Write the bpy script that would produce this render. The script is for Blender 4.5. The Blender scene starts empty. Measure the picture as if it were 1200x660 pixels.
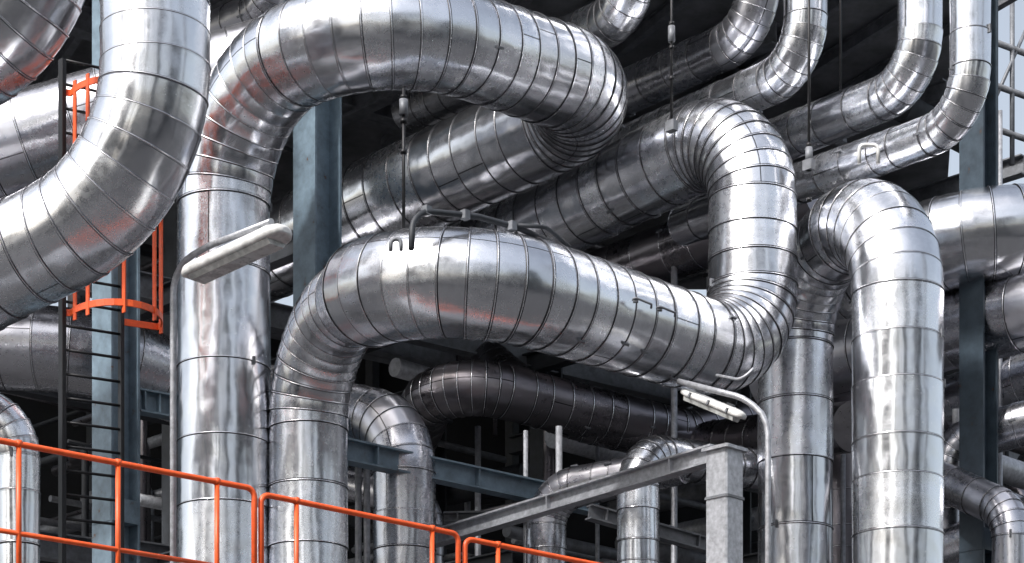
import bpy, math, random
from mathutils import Vector
random.seed(7)
F=2400.0; HZ=1150.0; CH=1.7
def st(u,v,d):
    """survey bearing -> world metres (x east, y distance from the road, z height)"""
    return Vector(((u-600)/F*d, d, CH+(HZ-v)/F*d))
scene=bpy.context.scene
# ---------------- materials ----------------
def newmat(name):
    m=bpy.data.materials.new(name); m.use_nodes=True
    nt=m.node_tree; b=nt.nodes['Principled BSDF']; return m,nt,b
def N(nt,t,**k):
    n=nt.nodes.new(t)
    for a,v in k.items(): setattr(n,a,v)
    return n
def math_(nt,op,a,b=None,clamp=False):
    n=N(nt,'ShaderNodeMath',operation=op,use_clamp=clamp)
    for i,x in enumerate((a,b)):
        if x is None: continue
        if isinstance(x,(int,float)): n.inputs[i].default_value=x
        else: nt.links.new(x,n.inputs[i])
    return n.outputs[0]
def cladding(name,col,rlo,rhi,bump=1.0):
    m,nt,b=newmat(name); L=nt.links.new
    uv=N(nt,'ShaderNodeUVMap',uv_map='UVMap'); sg=N(nt,'ShaderNodeUVMap',uv_map='Seg')
    su=N(nt,'ShaderNodeSeparateXYZ'); L(uv.outputs[0],su.inputs[0])
    ss=N(nt,'ShaderNodeSeparateXYZ'); L(sg.outputs[0],ss.inputs[0])
    tc=N(nt,'ShaderNodeTexCoord')
    cx=N(nt,'ShaderNodeCombineXYZ'); L(math_(nt,'MULTIPLY',su.outputs[0],.8),cx.inputs[0]); L(math_(nt,'MULTIPLY',su.outputs[1],4.5),cx.inputs[1]); L(math_(nt,'MULTIPLY',ss.outputs[0],3.0),cx.inputs[2])
    n1=N(nt,'ShaderNodeTexNoise'); n1.inputs['Scale'].default_value=1.0; n1.inputs['Detail'].default_value=1; L(cx.outputs[0],n1.inputs['Vector'])
    n2=N(nt,'ShaderNodeTexNoise'); n2.inputs['Scale'].default_value=2.6; n2.inputs['Detail'].default_value=1; L(tc.outputs['Object'],n2.inputs['Vector'])
    n3=N(nt,'ShaderNodeTexNoise'); n3.inputs['Scale'].default_value=13; n3.inputs['Detail'].default_value=4; n3.inputs['Roughness'].default_value=.6; L(tc.outputs['Object'],n3.inputs['Vector'])
    v=math_(nt,'MULTIPLY',ss.outputs[0],.24)
    v=math_(nt,'ADD',v,.74)
    st1=math_(nt,'MULTIPLY',n3.outputs[0],.16); st1=math_(nt,'ADD',st1,.92)
    v=math_(nt,'MULTIPLY',v,st1,True)
    d=math_(nt,'SUBTRACT',su.outputs[1],ss.outputs[1]); d=math_(nt,'ABSOLUTE',d)
    ln=math_(nt,'GREATER_THAN',d,.008); ln=math_(nt,'MULTIPLY',ln,.8); ln=math_(nt,'ADD',ln,.2)
    v=math_(nt,'MULTIPLY',v,ln)
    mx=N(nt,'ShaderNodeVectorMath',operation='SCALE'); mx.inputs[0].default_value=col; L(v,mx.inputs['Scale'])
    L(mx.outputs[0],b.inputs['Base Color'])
    b.inputs['Metallic'].default_value=1
    mr=N(nt,'ShaderNodeMapRange'); mr.inputs[1].default_value=.3; mr.inputs[2].default_value=.75; mr.inputs[3].default_value=rlo; mr.inputs[4].default_value=rhi
    L(n3.outputs[0],mr.inputs[0]); r=math_(nt,'MULTIPLY',ss.outputs[0],.07); r=math_(nt,'ADD',r,mr.outputs[0]); L(r,b.inputs['Roughness'])
    h=math_(nt,'MULTIPLY',n1.outputs[0],.015); h2=math_(nt,'MULTIPLY',n2.outputs[0],.019); h=math_(nt,'ADD',h,h2)
    h3=math_(nt,'MULTIPLY',n3.outputs[0],.0010); h=math_(nt,'ADD',h,h3)
    bp=N(nt,'ShaderNodeBump'); bp.inputs['Strength'].default_value=bump; bp.inputs['Distance'].default_value=1.0; L(h,bp.inputs['Height']); L(bp.outputs[0],b.inputs['Normal'])
    return m
def paint(name,col,rough=.5,metal=0.,var=.35,scale=6,rust=0.):
    m,nt,b=newmat(name); L=nt.links.new
    tc=N(nt,'ShaderNodeTexCoord'); n=N(nt,'ShaderNodeTexNoise'); n.inputs['Scale'].default_value=scale; n.inputs['Detail'].default_value=4; n.inputs['Roughness'].default_value=.65
    L(tc.outputs['Object'],n.inputs['Vector'])
    cr=N(nt,'ShaderNodeValToRGB'); e=cr.color_ramp.elements
    e[0].position=.3; e[1].position=.7
    e[0].color=(*[c*(1-var) for c in col],1); e[1].color=(*[min(1,c*(1+var)) for c in col],1)
    if rust: 
        x=e.new(.34); x.color=e[0].color; e[0].color=(.10,.045,.02,1); e[0].position=.29
    L(n.outputs[0],cr.inputs[0]); L(cr.outputs[0],b.inputs['Base Color'])
    mr=N(nt,'ShaderNodeMapRange'); mr.inputs[3].default_value=rough-.1; mr.inputs[4].default_value=rough+.15; L(n.outputs[0],mr.inputs[0]); L(mr.outputs[0],b.inputs['Roughness'])
    b.inputs['Metallic'].default_value=metal
    return m
ALU=cladding('aluminium_cladding',(.94,.955,1.0),.18,.26)
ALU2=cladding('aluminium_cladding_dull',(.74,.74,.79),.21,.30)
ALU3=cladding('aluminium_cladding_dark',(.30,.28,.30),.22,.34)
SEAM=paint('seam_sealant',(.03,.03,.035),.5,.3)
SEAML=paint('seam_sealant_grey',(.16,.16,.18),.4,.8)
LIP=paint('seam_lip',(.88,.88,.92),.22,1.,.1)
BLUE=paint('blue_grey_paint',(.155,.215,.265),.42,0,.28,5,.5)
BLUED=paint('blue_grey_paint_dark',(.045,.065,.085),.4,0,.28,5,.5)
ORANGE=paint('orange_paint',(.85,.115,.025),.4,0,.18,9)
BLACK=paint('black_steel',(.012,.012,.014),.45,.2)
GALV=paint('galvanised_steel',(.42,.43,.46),.42,.5,.3,14)
DARK=paint('dark_steel',(.034,.038,.045),.55,.1,.4)
GREY=paint('grey_steel',(.17,.178,.195),.5,.2,.35)
WHITE=paint('lamp_housing',(.66,.66,.65),.4)
DIFF=paint('lamp_diffuser',(.50,.51,.50),.25)
WALL=paint('shade_backdrop',(.014,.015,.018),.9,0,.5,1.2)  # near-black colour stands in for deep shade behind the pipes
CONC=paint('asphalt',(.05,.05,.053),.85,0,.25,2)
SLAB=paint('deck_underside',(.17,.175,.185),.8,0,.4,1.5)
# ---------------- geometry kit ----------------
def fil(pts,R):
    n=len(pts); out=[]
    if not isinstance(R,(list,tuple)): R=[R]*n
    cur=pts[0]; curi=0.
    for i in range(1,n-1):
        a=(pts[i-1]-pts[i]); c=(pts[i+1]-pts[i]); la,lc=a.length,c.length; a.normalize(); c.normalize()
        th=math.pi-a.angle(c)
        if th<.02: continue
        t=R[i]*math.tan(th/2)
        mxt=min((pts[i]-cur).length*.98, lc*(.98 if i==n-2 else .55)); t=min(t,mxt); r=t/math.tan(th/2)
        p0=pts[i]+a*t; p1=pts[i]+c*t
        out.append(('L',cur,p0,curi,float(i)))
        bis=(a+c).normalized(); cen=pts[i]+bis*(r/math.cos(th/2))
        e1=(p0-cen).normalized(); e2=(-a)
        out.append(('A',cen,e1,e2,r,th,float(i)))
        cur=p1; curi=float(i)
    out.append(('L',cur,pts[-1],curi,float(n-1)))
    return out
def stations(pts,R,sp,gore,jit=0.):
    S=[]
    def add(p,t,i,arc):
        if S and (S[-1][0]-p).length<1e-4: return
        S.append((p,t,i,arc))
    for k,s in enumerate(fil(pts,R)):
        if s[0]=='L':
            _,p0,p1,i0,i1=s; l=(p1-p0).length
            if l<1e-3: continue
            spi=sp[min(int(i0+ (1e-6)),len(sp)-1)] if isinstance(sp,(list,tuple)) else sp
            n=max(1,round(l/spi)); t=(p1-p0).normalized()
            for j in range(n+1):
                f=j/n
                if 0<j<n: f+=random.uniform(-jit,jit)/n
                add(p0.lerp(p1,f),t,i0+(i1-i0)*f,False)
        else:
            _,c,e1,e2,r,th,i=s; n=max(2,round(th/gore))
            for j in range(n+1):
                a=th*j/n
                add(c+r*(e1*math.cos(a)+e2*math.sin(a)),(-e1*math.sin(a)+e2*math.cos(a)),i,True)
    return S
def frames(S):
    t=S[0][1]; ref=Vector((0,0,1)) if abs(t.z)<.9 else Vector((0,-1,0))
    n=(ref-t*ref.dot(t)).normalized(); fr=[]
    for s in S:
        t=s[1]; n=(n-t*n.dot(t)).normalized(); fr.append((n.copy(),t.cross(n)))
    return fr
class Mesh:
    def __init__(s): s.v=[];s.f=[];s.m=[];s.sm=[];s.uv=[];s.sg=[];s.mats=[]
    def mi(s,m):
        if m not in s.mats: s.mats.append(m)
        return s.mats.index(m)
    def face(s,idx,mat,smooth=False,uv=None,sg=(0.5,99)):
        s.f.append(idx); s.m.append(s.mi(mat)); s.sm.append(smooth)
        s.uv+= uv if uv else [(0,0)]*len(idx); s.sg+=[sg]*len(idx)
    def ring(s,p,n,b,r,k):
        i=len(s.v)
        for j in range(k):
            a=2*math.pi*j/k; s.v.append(p+(n*math.cos(a)+b*math.sin(a))*r)
        return i
    def loft(s,i,j,k,mat,l0,l1,r,sg=(.5,99),smooth=True):
        c=2*math.pi*r
        for a in range(k):
            b=(a+1)%k
            s.face((i+a,i+b,j+b,j+a),mat,smooth,[(l0,c*a/k),(l0,c*(a+1)/k),(l1,c*(a+1)/k),(l1,c*a/k)],sg)
    def tube(s,pts,r,mat,R=.15,k=10,gore=.3):
        pts=[Vector(p) for p in pts]
        S=stations(pts,R,99,gore); fr=frames(S); ids=[s.ring(q[0],f[0],f[1],r,k) for q,f in zip(S,fr)]
        l=0
        for a in range(len(ids)-1):
            d=(S[a+1][0]-S[a][0]).length; s.loft(ids[a],ids[a+1],k,mat,l,l+d,r); l+=d
        s.face(tuple(range(ids[0]+k-1,ids[0]-1,-1)),mat); s.face(tuple(range(ids[-1],ids[-1]+k)),mat)
    def prism(s,p0,p1,prof,mat,up=Vector((0,0,1))):
        p0=Vector(p0);p1=Vector(p1); t=(p1-p0).normalized()
        if abs(t.dot(up))>.95: up=Vector((.707,.707,0))
        x=t.cross(up).normalized(); y=x.cross(t); k=len(prof); i=len(s.v)
        for p in (p0,p1):
            for a,b in prof: s.v.append(p+x*a+y*b)
        for a in range(k):
            b=(a+1)%k; s.face((i+a,i+b,i+k+b,i+k+a),mat)
        s.face(tuple(range(i+k-1,i-1,-1)),mat); s.face(tuple(range(i+k,i+2*k)),mat)
    def box(s,p0,p1,w,h,mat,up=Vector((0,0,1))):
        b=min(w,h)*.06
        w/=2;h/=2
        s.prism(p0,p1,[(-w+b,-h),(w-b,-h),(w,-h+b),(w,h-b),(w-b,h),(-w+b,h),(-w,h-b),(-w,-h+b)],mat,up)
    def ibeam(s,p0,p1,w,h,mat,t=.025,up=Vector((0,0,1))):
        w/=2;h/=2;c=t/2
        s.prism(p0,p1,[(-w,-h),(w,-h),(w,-h+t),(c,-h+t),(c,h-t),(w,h-t),(w,h),(-w,h),(-w,h-t),(-c,h-t),(-c,-h+t),(-w,-h+t)],mat,up)
    def make(s,name):
        me=bpy.data.meshes.new(name); me.from_pydata([tuple(v) for v in s.v],[],s.f)
        for m in s.mats: me.materials.append(m)
        me.polygons.foreach_set('material_index',s.m); me.polygons.foreach_set('use_smooth',s.sm)
        u=me.uv_layers.new(name='UVMap'); g=me.uv_layers.new(name='Seg')
        u.data.foreach_set('uv',[c for p in s.uv for c in p]); g.data.foreach_set('uv',[c for p in s.sg for c in p])
        me.update(); o=bpy.data.objects.new(name,me); scene.collection.objects.link(o); return o
def pipe(sts,R=1.0,sp=.9,gore=.19,mat=None,seam=None,name='insulated_pipe',k=56,bead=.014,hb=.010,m=None):
    """sts: (u,v,dist,diam)"""
    mat=mat or ALU; seam=seam or SEAM
    own=m is None; m=m or Mesh()
    pts=[st(*q[:3]) for q in sts]; rad=[q[3]/2 for q in sts]
    S=stations(pts,R,sp,gore,.18); fr=frames(S); l=0
    def rr(i):
        a=int(min(math.floor(i),len(rad)-2)); f=i-a; return rad[a]*(1-f)+rad[a+1]*f
    off=random.uniform(0,6)
    for a in range(len(S)-1):
        p0,t0,i0,a0=S[a]; p1,t1,i1,a1=S[a+1]; r0,r1=rr(i0),rr(i1); d=(p1-p0).length
        jr=random.uniform(-.003,.003)
        x=m.ring(p0,*fr[a],r0+.008+jr,k)
        pm=(p0+p1)/2; nm=(fr[a][0]+fr[a+1][0]).normalized(); tm=(p1-p0).normalized(); nm=(nm-tm*nm.dot(tm)).normalized()
        if a0 and a1:
            y0=m.ring(pm,nm,tm.cross(nm),(r0+r1)/2+.010+jr,k)
        y=m.ring(p1,*fr[a+1],r1+jr,k)
        if not(a0 and a1): off=random.uniform(0,2*math.pi*r0)
        sgv=(random.random(),off)
        if a0 and a1:
            m.loft(x,y0,k,mat,l,l+d/2,r0,sgv); m.loft(y0,y,k,mat,l+d/2,l+d,r0,sgv)
        else: m.loft(x,y,k,mat,l,l+d,r0,sgv)
        l+=d
        if a>0:
            q=[]
            for dd,h in ((-bead,0),(-bead*.3,hb),(bead*.5,hb),(bead*.55,.001),(bead*1.5,.001+.0045)):
                q.append(m.ring(p0+t0*dd,*fr[a],r0+.004+h,k))
            m.loft(q[0],q[1],k,seam,l,l,r0)
            m.loft(q[1],q[2],k,LIP,l,l,r0); m.loft(q[2],q[3],k,seam,l,l,r0); m.loft(q[3],q[4],k,seam,l,l,r0)
            if not(a0 and a1) and random.random()<.6:
                an=random.uniform(0,6.28); w_=fr[a][0]*math.cos(an)+fr[a][1]*math.sin(an)
                q0=p0+w_*(r0+.015); m.box(q0-t0*.05,q0+t0*.05,.03,.03,GREY,up=w_)
    for e,(a,flip) in enumerate(((0,1),(len(S)-1,0))):
        x=m.ring(S[a][0],*fr[a],rr(S[a][2]),k); m.face(tuple(range(x+k-1,x-1,-1)) if flip else tuple(range(x,x+k)),mat)
    return m.make(name) if own else m
# ---------------- main pipework ----------------
pipe([(182,-180,22,1.14),(182,222,22,1.16),(-220,418,23.6,1.32)],R=1.75,sp=.36,gore=.17,seam=SEAML)
pipe([(50,-180,23,1.2),(50,20,23,1.2),(-200,150,24,1.25)],R=1.4,sp=.36,gore=.17,seam=SEAML)
pipe([(262,1150,26,1.16),(262,109,26,1.17),(440,18,23.9,1.18),(722,112,26.8,1.24),(300,304,31.6,1.35)],R=[0,1.45,1.5,1.05,0],sp=[.95,.4,.34,.42],gore=.17)
pipe([(361,1150,26,.99),(361,380,26,1.0),(508,308,23,1.22),(882,424,26.5,1.15),(882,142,26.5,1.12),(480,340,31.6,1.10)],R=[0,1.25,1.35,.95,.95,0],sp=[.8,.4,.33,.36,.42],gore=.17)
pipe([(932,1150,28,.98),(932,318,28,1.02),(1052,228,25.5,1.12),(1052,1150,25.5,1.11)],R=[0,1.1,1.2,0],sp=[.8,.4,.62],gore=.19)
pipe([(985,370,31,1.25),(1098,255,27.3,1.25),(1400,300,29.5,1.3)],R=1.5,sp=.45,gore=.2)
pipe([(900,440,31,1.1),(1400,318,26.5,1.0)],sp=.8,mat=ALU2)
pipe([(1120,475,31,.9),(1330,400,29,.9)],sp=.6,mat=ALU2)
# left background headers
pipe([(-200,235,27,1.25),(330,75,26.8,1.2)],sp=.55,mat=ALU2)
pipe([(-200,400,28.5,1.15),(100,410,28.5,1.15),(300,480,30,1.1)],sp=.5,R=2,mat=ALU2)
pipe([(-120,455,24,.48),(22,488,24,.48),(22,1150,24,.46)],R=.6,sp=.5,gore=.25,k=32)
# overhead smaller lines
def small(sts,R=.6,mat=None,sp=.5): pipe(sts,R=R,sp=sp,gore=.24,mat=mat or ALU,k=36,bead=.009,hb=.007)
small([(1137,-200,25,.49),(1137,142,25,.49),(800,265,29.5,.55)])
small([(1078,-200,26,.53),(1078,98,26,.56),(740,235,30.8,.66)])
small([(944,-200,26.5,.53),(944,78,26.5,.56),(560,252,32.5,.66)],mat=ALU)
small([(888,-200,27.5,.50),(888,38,27.5,.58),(520,205,33,.70)],mat=ALU2)
small([(745,-200,27,.58),(745,12,27,.6),(480,130,32,.66)])
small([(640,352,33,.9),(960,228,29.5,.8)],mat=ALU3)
# sub-level lines
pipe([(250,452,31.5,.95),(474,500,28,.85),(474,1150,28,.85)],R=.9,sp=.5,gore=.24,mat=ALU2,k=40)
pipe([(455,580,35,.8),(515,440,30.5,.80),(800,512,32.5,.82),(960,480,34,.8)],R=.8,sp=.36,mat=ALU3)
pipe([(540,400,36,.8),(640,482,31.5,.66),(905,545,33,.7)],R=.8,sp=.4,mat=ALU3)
small([(748,1150,27,.55),(748,532,27,.55),(940,560,29.5,.6)],R=.5,sp=.35)
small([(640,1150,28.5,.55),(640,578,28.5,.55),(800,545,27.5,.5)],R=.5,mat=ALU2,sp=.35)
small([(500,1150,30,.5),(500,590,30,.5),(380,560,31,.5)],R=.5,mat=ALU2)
# right sub-level
small([(1185,1150,27,.5),(1185,600,27,.5),(1050,540,29,.5)],R=.55,mat=ALU2)
small([(1110,1150,29,.6),(1110,520,29,.6),(1300,470,28,.6)],R=.55,mat=ALU2)
small([(1080,560,31,.55),(1300,640,33,.5)],mat=ALU3)
small([(1095,650,29,.6),(1330,560,27,.6)],mat=ALU2)
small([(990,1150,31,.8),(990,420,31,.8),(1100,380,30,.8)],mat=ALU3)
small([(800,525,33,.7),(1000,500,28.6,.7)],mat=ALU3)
# top-left lines
small([(330,-200,28,.5),(330,0,28,.5),(200,60,30,.5)],mat=ALU2)
small([(380,-200,30,.4),(380,10,30,.4),(240,95,33,.4)],mat=ALU3)
# ---------------- steel frame ----------------
def column(u,d,w,mat,vtop=-80,name='steel_column'):
    m=Mesh(); b=st(u,HZ,d); b.z=0; t=st(u,vtop,d); m.ibeam(b,t,w,w,mat,.035)
    m.box(b,b+Vector((0,0,.04)),w*1.6,w*1.6,mat)
    for z in (7.6,16.0):
        m.box(Vector((b.x,b.y,z)),Vector((b.x,b.y,z+.3)),w*1.04,w*1.04,mat)
    return m.make(name)
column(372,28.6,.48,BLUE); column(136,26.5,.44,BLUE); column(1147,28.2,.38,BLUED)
column(640,35,.4,DARK); column(860,33,.4,DARK); column(210,33,.4,DARK); column(505,37,.4,DARK); column(1010,37,.4,DARK)
def beam(a,b,w=.2,h=.3,mat=None,name='steel_beam'):
    m=Mesh(); A=st(*a);B=st(*b); m.ibeam(A,B,w,h,mat or DARK)
    t=(B-A).normalized()
    for f in (.12,.5,.88):
        p=A.lerp(B,f); m.box(p,p+t*.02,w*.96,h*.86,mat or DARK)
    return m.make(name)
beam((398,527,27),(700,592,29.8),.22,.30,BLUE)
beam((480,640,29),(838,532,24.8),.18,.22,GALV)
beam((520,607,29),(650,604,29),.2,.14,GREY)
beam((160,470,26.6),(205,478,27),.2,.3,BLUE)
beam((-60,430,30),(330,510,34),.25,.35,DARK)
beam((690,600,27.5),(832,640,28.5),.16,.2,GREY)
m=Mesh()
for z in (8.2,12.3,16.2):
    for (x,y) in ((-9,29),(-6,31),(-2,33),(2,35)):
        m.ibeam(Vector((x,y,z)),Vector((x+9,y+7,z)),.25,.4,GREY)
    for (x,y) in ((-3,29),(0,31),(4,31),(7,33),(9,36)):
        m.ibeam(Vector((x,y,z-.15)),Vector((x-7,y+7,z-.15)),.22,.34,DARK if z<16 else GREY)
for i in range(14):
    x=-6+i*1.1; m.ibeam(Vector((x,27+abs(x)*.25,16.42)),Vector((x-4,36,16.42)),.12,.2,GREY,.015)
m.make('steel_floor_framing')
m=Mesh(); a=st(849,530,24.7); b=Vector((a.x,a.y,0)); m.box(b,a,.33,.33,GALV,)
for z in (5.6,6.6,7.5): m.box(Vector((a.x,a.y,z)),Vector((a.x,a.y,z+.03)),.36,.36,GREY)
m.box(a,a+Vector((0,0,.04)),.42,.42,GALV)
m.make('galvanised_steel_post')
m=Mesh(); P=[(-19,30),(-1,25.5),(6.6,30),(9.2,44),(-19,44)]
for z in (16.56,16.9):
    for x,y in P: m.v.append(Vector((x,y,z)))
m.face((4,3,2,1,0),SLAB); m.face((5,6,7,8,9),SLAB)
for a in range(5): m.face((a,(a+1)%5,5+(a+1)%5,5+a),SLAB)
m.make('upper_deck')
m=Mesh(); m.box(Vector((-22,44.3,8)),Vector((20,44.3,8)),.4,16.4,WALL)  # added backdrop, coloured near black to supply the interior shade
for x in range(-21,20,3): m.box(Vector((x,44.0,0)),Vector((x,44.0,16)),.25,.2,DARK)
m.make('shade_backdrop_wall')
m=Mesh()
for i in range(190):
    z=random.choice((6.5,7.4,8.7,9.5,10.5,11.4,12.8,13.8,14.6,15.5))+random.uniform(-.2,.2)
    x=random.uniform(-10,10); y=random.uniform(32,41); r=random.choice((.03,.04,.06,.06,.1,.15,.22)); mt=random.choice((ALU3,ALU3,GREY,DARK,DARK,GALV))
    l=random.uniform(2,5)
    k=random.random()
    if k<.4: p=[(x,y,z),(x+l*.7,min(43.5,y+l*.7),z)]
    elif k<.7: p=[(x,y,z),(x-l*.7,min(43.5,y+l*.7),z)]
    else: p=[(x,y,z-3),(x,y,z),(x-1.5,min(43.5,y+1.5),z)]
    m.tube(p,r,mt,R=r*2.5,k=14)
m.make('background_pipework')
m=Mesh()
for (u,d) in ((616,29),(420,29.5),(430,29.5),(988,30),(1012,30),(560,32),(655,30),(790,31),(1120,29),(1172,30),(700,33)):
    a=st(u,HZ,d);a.z=0; b=st(u,random.choice((130,500,480)) if u!=616 else 505,d); m.tube([a,b],random.choice((.025,.035,.05)),GALV)
m.make('small_bore_riser')
# ---------------- hanger rods ----------------
def rod(u,v0,v1,d,r=.018,tb=None):
    m=Mesh(); m.tube([st(u,v0,d),st(u,v1,d)],r,BLACK)
    if tb: 
        m.tube([st(u,tb-9,d),st(u,tb+9,d)],r*2.6,GREY)
        for q in (-14,14,50): m.tube([st(u,tb+q,d),st(u,tb+q+4,d)],r*2.1,BLACK,k=6)
    m.box(st(u,v1-4,d),st(u,v1+8,d),.14,.10,GREY); m.make('pipe_hanger_rod')
rod(473,104,286,23.7,.02,126); rod(787,-100,146,26.2,.018,40); rod(948,-100,192,26,.018,182); rod(985,-100,160,27.5,.018)
m=Mesh()
m.tube([st(482,292,22.9),st(484,246,23),st(560,254,23.4),st(610,268,23.7),st(670,296,24.2)],.036,DARK,R=.3)
m.tube([st(600,264,23.6),st(640,266,23.8),st(668,290,24.0)],.025,DARK,R=.2)
for u,v,d in ((500,247,23.1),(545,252,23.3),(600,265,23.6)): m.box(st(u,v-5,d),st(u,v+5,d),.09,.09,GREY)
m.make('bent_conduit')
def lug(u,v,d,w=11,h=18,mat=None):
    m=Mesh(); m.tube([st(u-w,v,d),st(u-w,v-h,d),st(u+w,v-h,d),st(u+w,v,d)],.024,mat or GREY,R=.06); m.make('lifting_lug')
lug(1018,192,25,11,22,WHITE); lug(464,294,22.9,6,14)
# ---------------- railing ----------------
def rail(a,b,posts,drop=1.15,mid=.58):
    m=Mesh(); A=st(*a);B=st(*b); r=.031
    dz=Vector((0,0,drop)); mz=Vector((0,0,mid*1.5))
    m.tube([A-dz*1.3,A,B,B-dz*1.3],r,ORANGE,R=.09)
    m.tube([A-mz,B-mz],.026,ORANGE)
    for f in posts:
        p=A.lerp(B,f); m.tube([p-dz*1.3,p],.027,ORANGE)
        m.tube([p-Vector((0,0,.03)),p+Vector((0,0,.035))],.036,ORANGE)
    z=Vector((0,0,drop*1.25)); m.box(A-z,B-z,.012,.12,ORANGE)
    m.make('safety_railing')
rail((-140,490,19.2),(298,573,21.4),(.15,.345,.61,.89))
rail((306,579,21.45),(537,626,22.9),(.17,.86))
rail((545,631,22.95),(900,702,25.2),(.1,.5,.9))
m=Mesh()
Q=((-6.2,19.0),(3.3,25.4),(2.2,26.6),(-7.2,20.2))
for z in (4.35,4.5):
    for x,y in Q: m.v.append(Vector((x,y,z)))
m.face((0,1,2,3),GREY); m.face((7,6,5,4),GREY)
for a in range(4): m.face((a,4+a,4+(a+1)%4,(a+1)%4),GREY)
for x,y in ((-6,19.6),(-3,21.6),(0,23.6),(3,25.6)): m.box(Vector((x,y,0)),Vector((x,y,4.35)),.2,.2,GREY)
m.make('access_platform')
# ---------------- caged ladder ----------------
m=Mesh(); d=24.6
L0=st(73,HZ,d);L0.z=0; R0=st(142,HZ,d+.35);R0.z=0
top=st(73,70,d).z
m.box(L0,Vector((L0.x,L0.y,top)),.09,.06,BLACK); m.box(R0,Vector((R0.x,R0.y,top)),.07,.05,BLACK)
z=.3
while z<top: m.tube([L0+Vector((0,0,z)),R0+Vector((0,0,z))],.018,BLACK,k=8); z+=.29
c=(L0+R0)/2; side=(R0-L0).normalized(); out=Vector((side.y,-side.x,0)); w=(R0-L0).length/2
def cage(z,a): return c+side*(w*1.5*math.cos(a)+.28)+out*(w*1.9*math.sin(a)+.02)+Vector((0,0,z))
zc=[st(80,v,d).z for v in (366,240,108)]
for z in zc:
    pp=[cage(z,math.pi*j/16) for j in range(17)]; pp=[R0+Vector((0,0,z))]+pp+[L0+Vector((0,0,z))]
    for q in range(len(pp)-1): m.box(pp[q],pp[q+1],.022,.08,ORANGE)
for j in (1,5,9,13,15):
    a=math.pi*j/16; m.box(cage(zc[0]-.12,a),cage(zc[-1]+.1,a),.06,.02,ORANGE)
m.make('caged_ladder')
# ---------------- luminaires ----------------
def lum(a,b,pole,hw=.16):
    A=st(*a);B=st(*b); m=Mesh(); L=(B-A).length
    t=(B-A).normalized(); x=t.cross(Vector((0,0,1))).normalized(); y=x.cross(t); k=16
    prev=None
    for s_,sc in ((0,.35),(.02,.7),(.06,.92),(.12,1),(.88,1.0),(.95,.85),(.985,.6),(1,.3)):
        i=len(m.v)
        for j in range(k):
            an=2*math.pi*j/k; ca,sa=math.cos(an),math.sin(an)
            yy=sa*hw*.62 if sa>0 else max(sa*hw*.8,-hw*.36)
            m.v.append(A+t*(L*s_)+(x*ca*hw+y*yy)*sc)
        if prev is not None: m.loft(prev,i,k,WHITE,0,1,.1)
        else: m.face(tuple(range(i+k-1,i-1,-1)),WHITE)
        prev=i
    m.face(tuple(range(prev,prev+k)),WHITE)
    dn=-y*(hw*.365); w=hw
    m.prism(A+t*L*.1+dn,B-t*L*.1+dn,[(-w*.78,0),(-w*.55,-.05),(w*.55,-.05),(w*.78,0)],DIFF)
    for f in (.2,.5,.8):
        e=A.lerp(B,f); m.box(e-t*.012-x*hw*1.02,e+t*.012-x*hw*1.02,.03,.06,GREY)
    for f in (.25,.75):
        e=A.lerp(B,f)+y*hw*.62; m.box(e-t*.05,e+t*.05,w*.5,.05,GREY)
    m.tube([st(*p) for p in pole],.036,GALV,R=.45)
    return m.make('fluorescent_luminaire')
lum((220,324,22),(336,270,21),[(203,1150,22.5),(203,312,22.5),(245,288,22.2),(318,260,21.1)],.17)
lum((872,489,24.2),(800,459,24.8),[(900,1150,24),(900,488,24),(870,466,24.1),(795,447,24.7)],.10)
m=Mesh(); m.tube([st(883,432,24.5),st(870,446,24.5),st(840,440,25)],.02,GALV); m.make('conduit_bracket')
def clip(u,v,d):
    m=Mesh(); p=st(u,v,d); m.tube([p,p+Vector((0,-.06,.02)),p+Vector((.22,.05,-.03)),p+Vector((.22,.12,-.05))],.014,GREY,R=.03); m.box(p,p+Vector((.06,.0,0)),.06,.05,GREY); m.make('inspection_handle')
clip(770,362,24.3); clip(742,352,24.1); clip(945,325,27.2)
m=Mesh()
for z in (15.5,16.2,16.9,17.9): m.tube([(7.6,33,z),(12,36,z)],.05,GREY)
for i in range(9): x=7.6+i*.55; m.tube([(x,33+i*.37,15.0),(x,33+i*.37,17.9)],.04,GREY)
for i in range(5): x=7.6+i*1.1; m.tube([(x,33+i*.74,15.5),(x+1.1,33.74+i*.74,17.9)],.03,GREY)
m.make('lattice_walkway')
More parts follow.
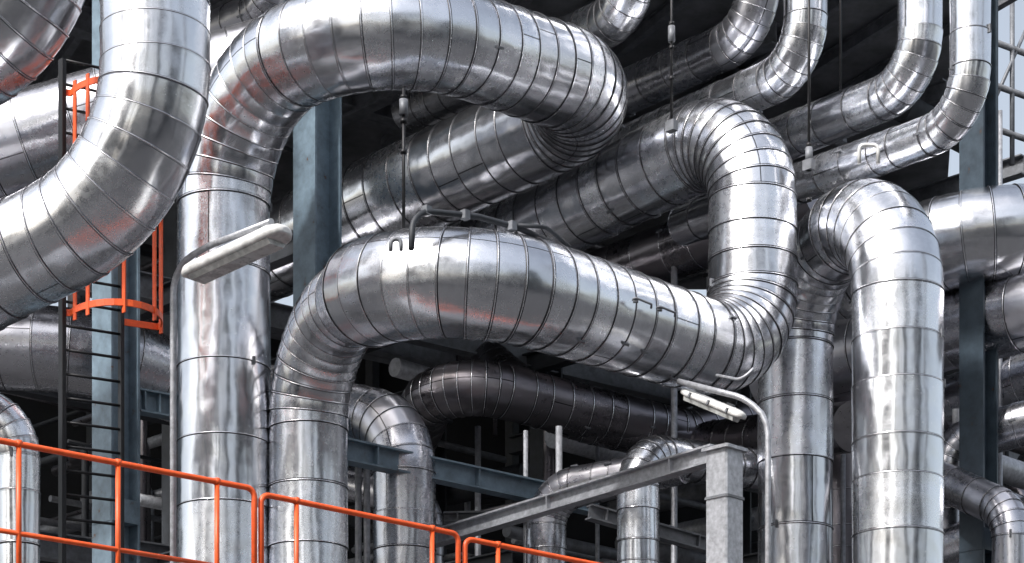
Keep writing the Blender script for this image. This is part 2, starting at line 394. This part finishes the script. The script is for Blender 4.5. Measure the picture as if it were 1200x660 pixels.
# ---------------- surroundings ----------------
m=Mesh(); s=900
for x,y in ((-s,-s),(s,-s),(s,s),(-s,s)): m.v.append(Vector((x,y,0)))
m.face((0,1,2,3),CONC); m.make('ground')
for (x0,x1,y,h) in ((-46,-27,-24,34),(-12,-5,-30,42),(8,20,-30,37),(34,52,-18,30)):  # unseen blocks added behind the camera to darken the cladding reflections
    m=Mesh()
    m.box(Vector((x0+1,y-2,h/2-1)),Vector((x1-1,y-2,h/2-1)),9,h-2,DARK)
    for zz in range(4,h,5):
        m.box(Vector((x0,y,zz)),Vector((x1,y,zz)),14,.3,GREY)
        m.tube([(x0,y+7,zz+1.1),(x1,y+7,zz+1.1)],.06,GALV)
    n=max(2,int((x1-x0)/5))
    for q in range(n+1): 
        x=x0+(x1-x0)*q/n; m.box(Vector((x,y+6.6,0)),Vector((x,y+6.6,h)),.5,.5,BLUE)
    m.make('reflection_building')
for (x,y,r,h) in ((-20,-16,1.6,40),(1.5,-26,1.5,46),(26,-14,1.8,38),(-34,6,1.8,36),(34,10,2,34)):  # unseen cylinders, added so vertical pipes reflect dark bands
    m=Mesh(); m.tube([(x,y,0),(x,y,h)],r,GREY,k=32)
    for zz in range(5,int(h),6): m.tube([(x,y,zz),(x,y,zz+.15)],r+.9,DARK,k=24)
    m.make('reflection_column')
# ---------------- light ----------------
w=bpy.data.worlds.new('World'); scene.world=w; w.use_nodes=True; nt=w.node_tree
bg=nt.nodes['Background']; sky=nt.nodes.new('ShaderNodeTexSky'); sky.sky_type='NISHITA'; sky.sun_disc=False
el,az=math.radians(46),math.radians(222)
sky.sun_elevation=el; sky.sun_rotation=az; sky.dust_density=4; sky.air_density=1.3
hs=nt.nodes.new('ShaderNodeHueSaturation'); hs.inputs['Saturation'].default_value=.5; hs.inputs['Value'].default_value=1.52
nt.links.new(sky.outputs[0],hs.inputs['Color']); nt.links.new(hs.outputs[0],bg.inputs[0]); bg.inputs[1].default_value=.14
sl=bpy.data.lights.new('sun','SUN'); sl.energy=4.2; sl.angle=math.radians(5); sl.color=(1,.985,.97)
so=bpy.data.objects.new('sun',sl); scene.collection.objects.link(so)
dirv=Vector((math.sin(az)*math.cos(el),math.cos(az)*math.cos(el),math.sin(el)))
so.rotation_euler=dirv.to_track_quat('Z','Y').to_euler()
# ---------------- camera ----------------
cd=bpy.data.cameras.new('camera'); co=bpy.data.objects.new('camera',cd); scene.collection.objects.link(co)
co.location=(0,0,CH); co.rotation_euler=(math.radians(90),0,0)
cd.sensor_width=36; cd.lens=36*F/1200; cd.shift_y=(HZ-330)/1200; cd.clip_end=3000
scene.camera=co
scene.view_settings.view_transform='Standard'; scene.view_settings.look='None'; scene.view_settings.exposure=0
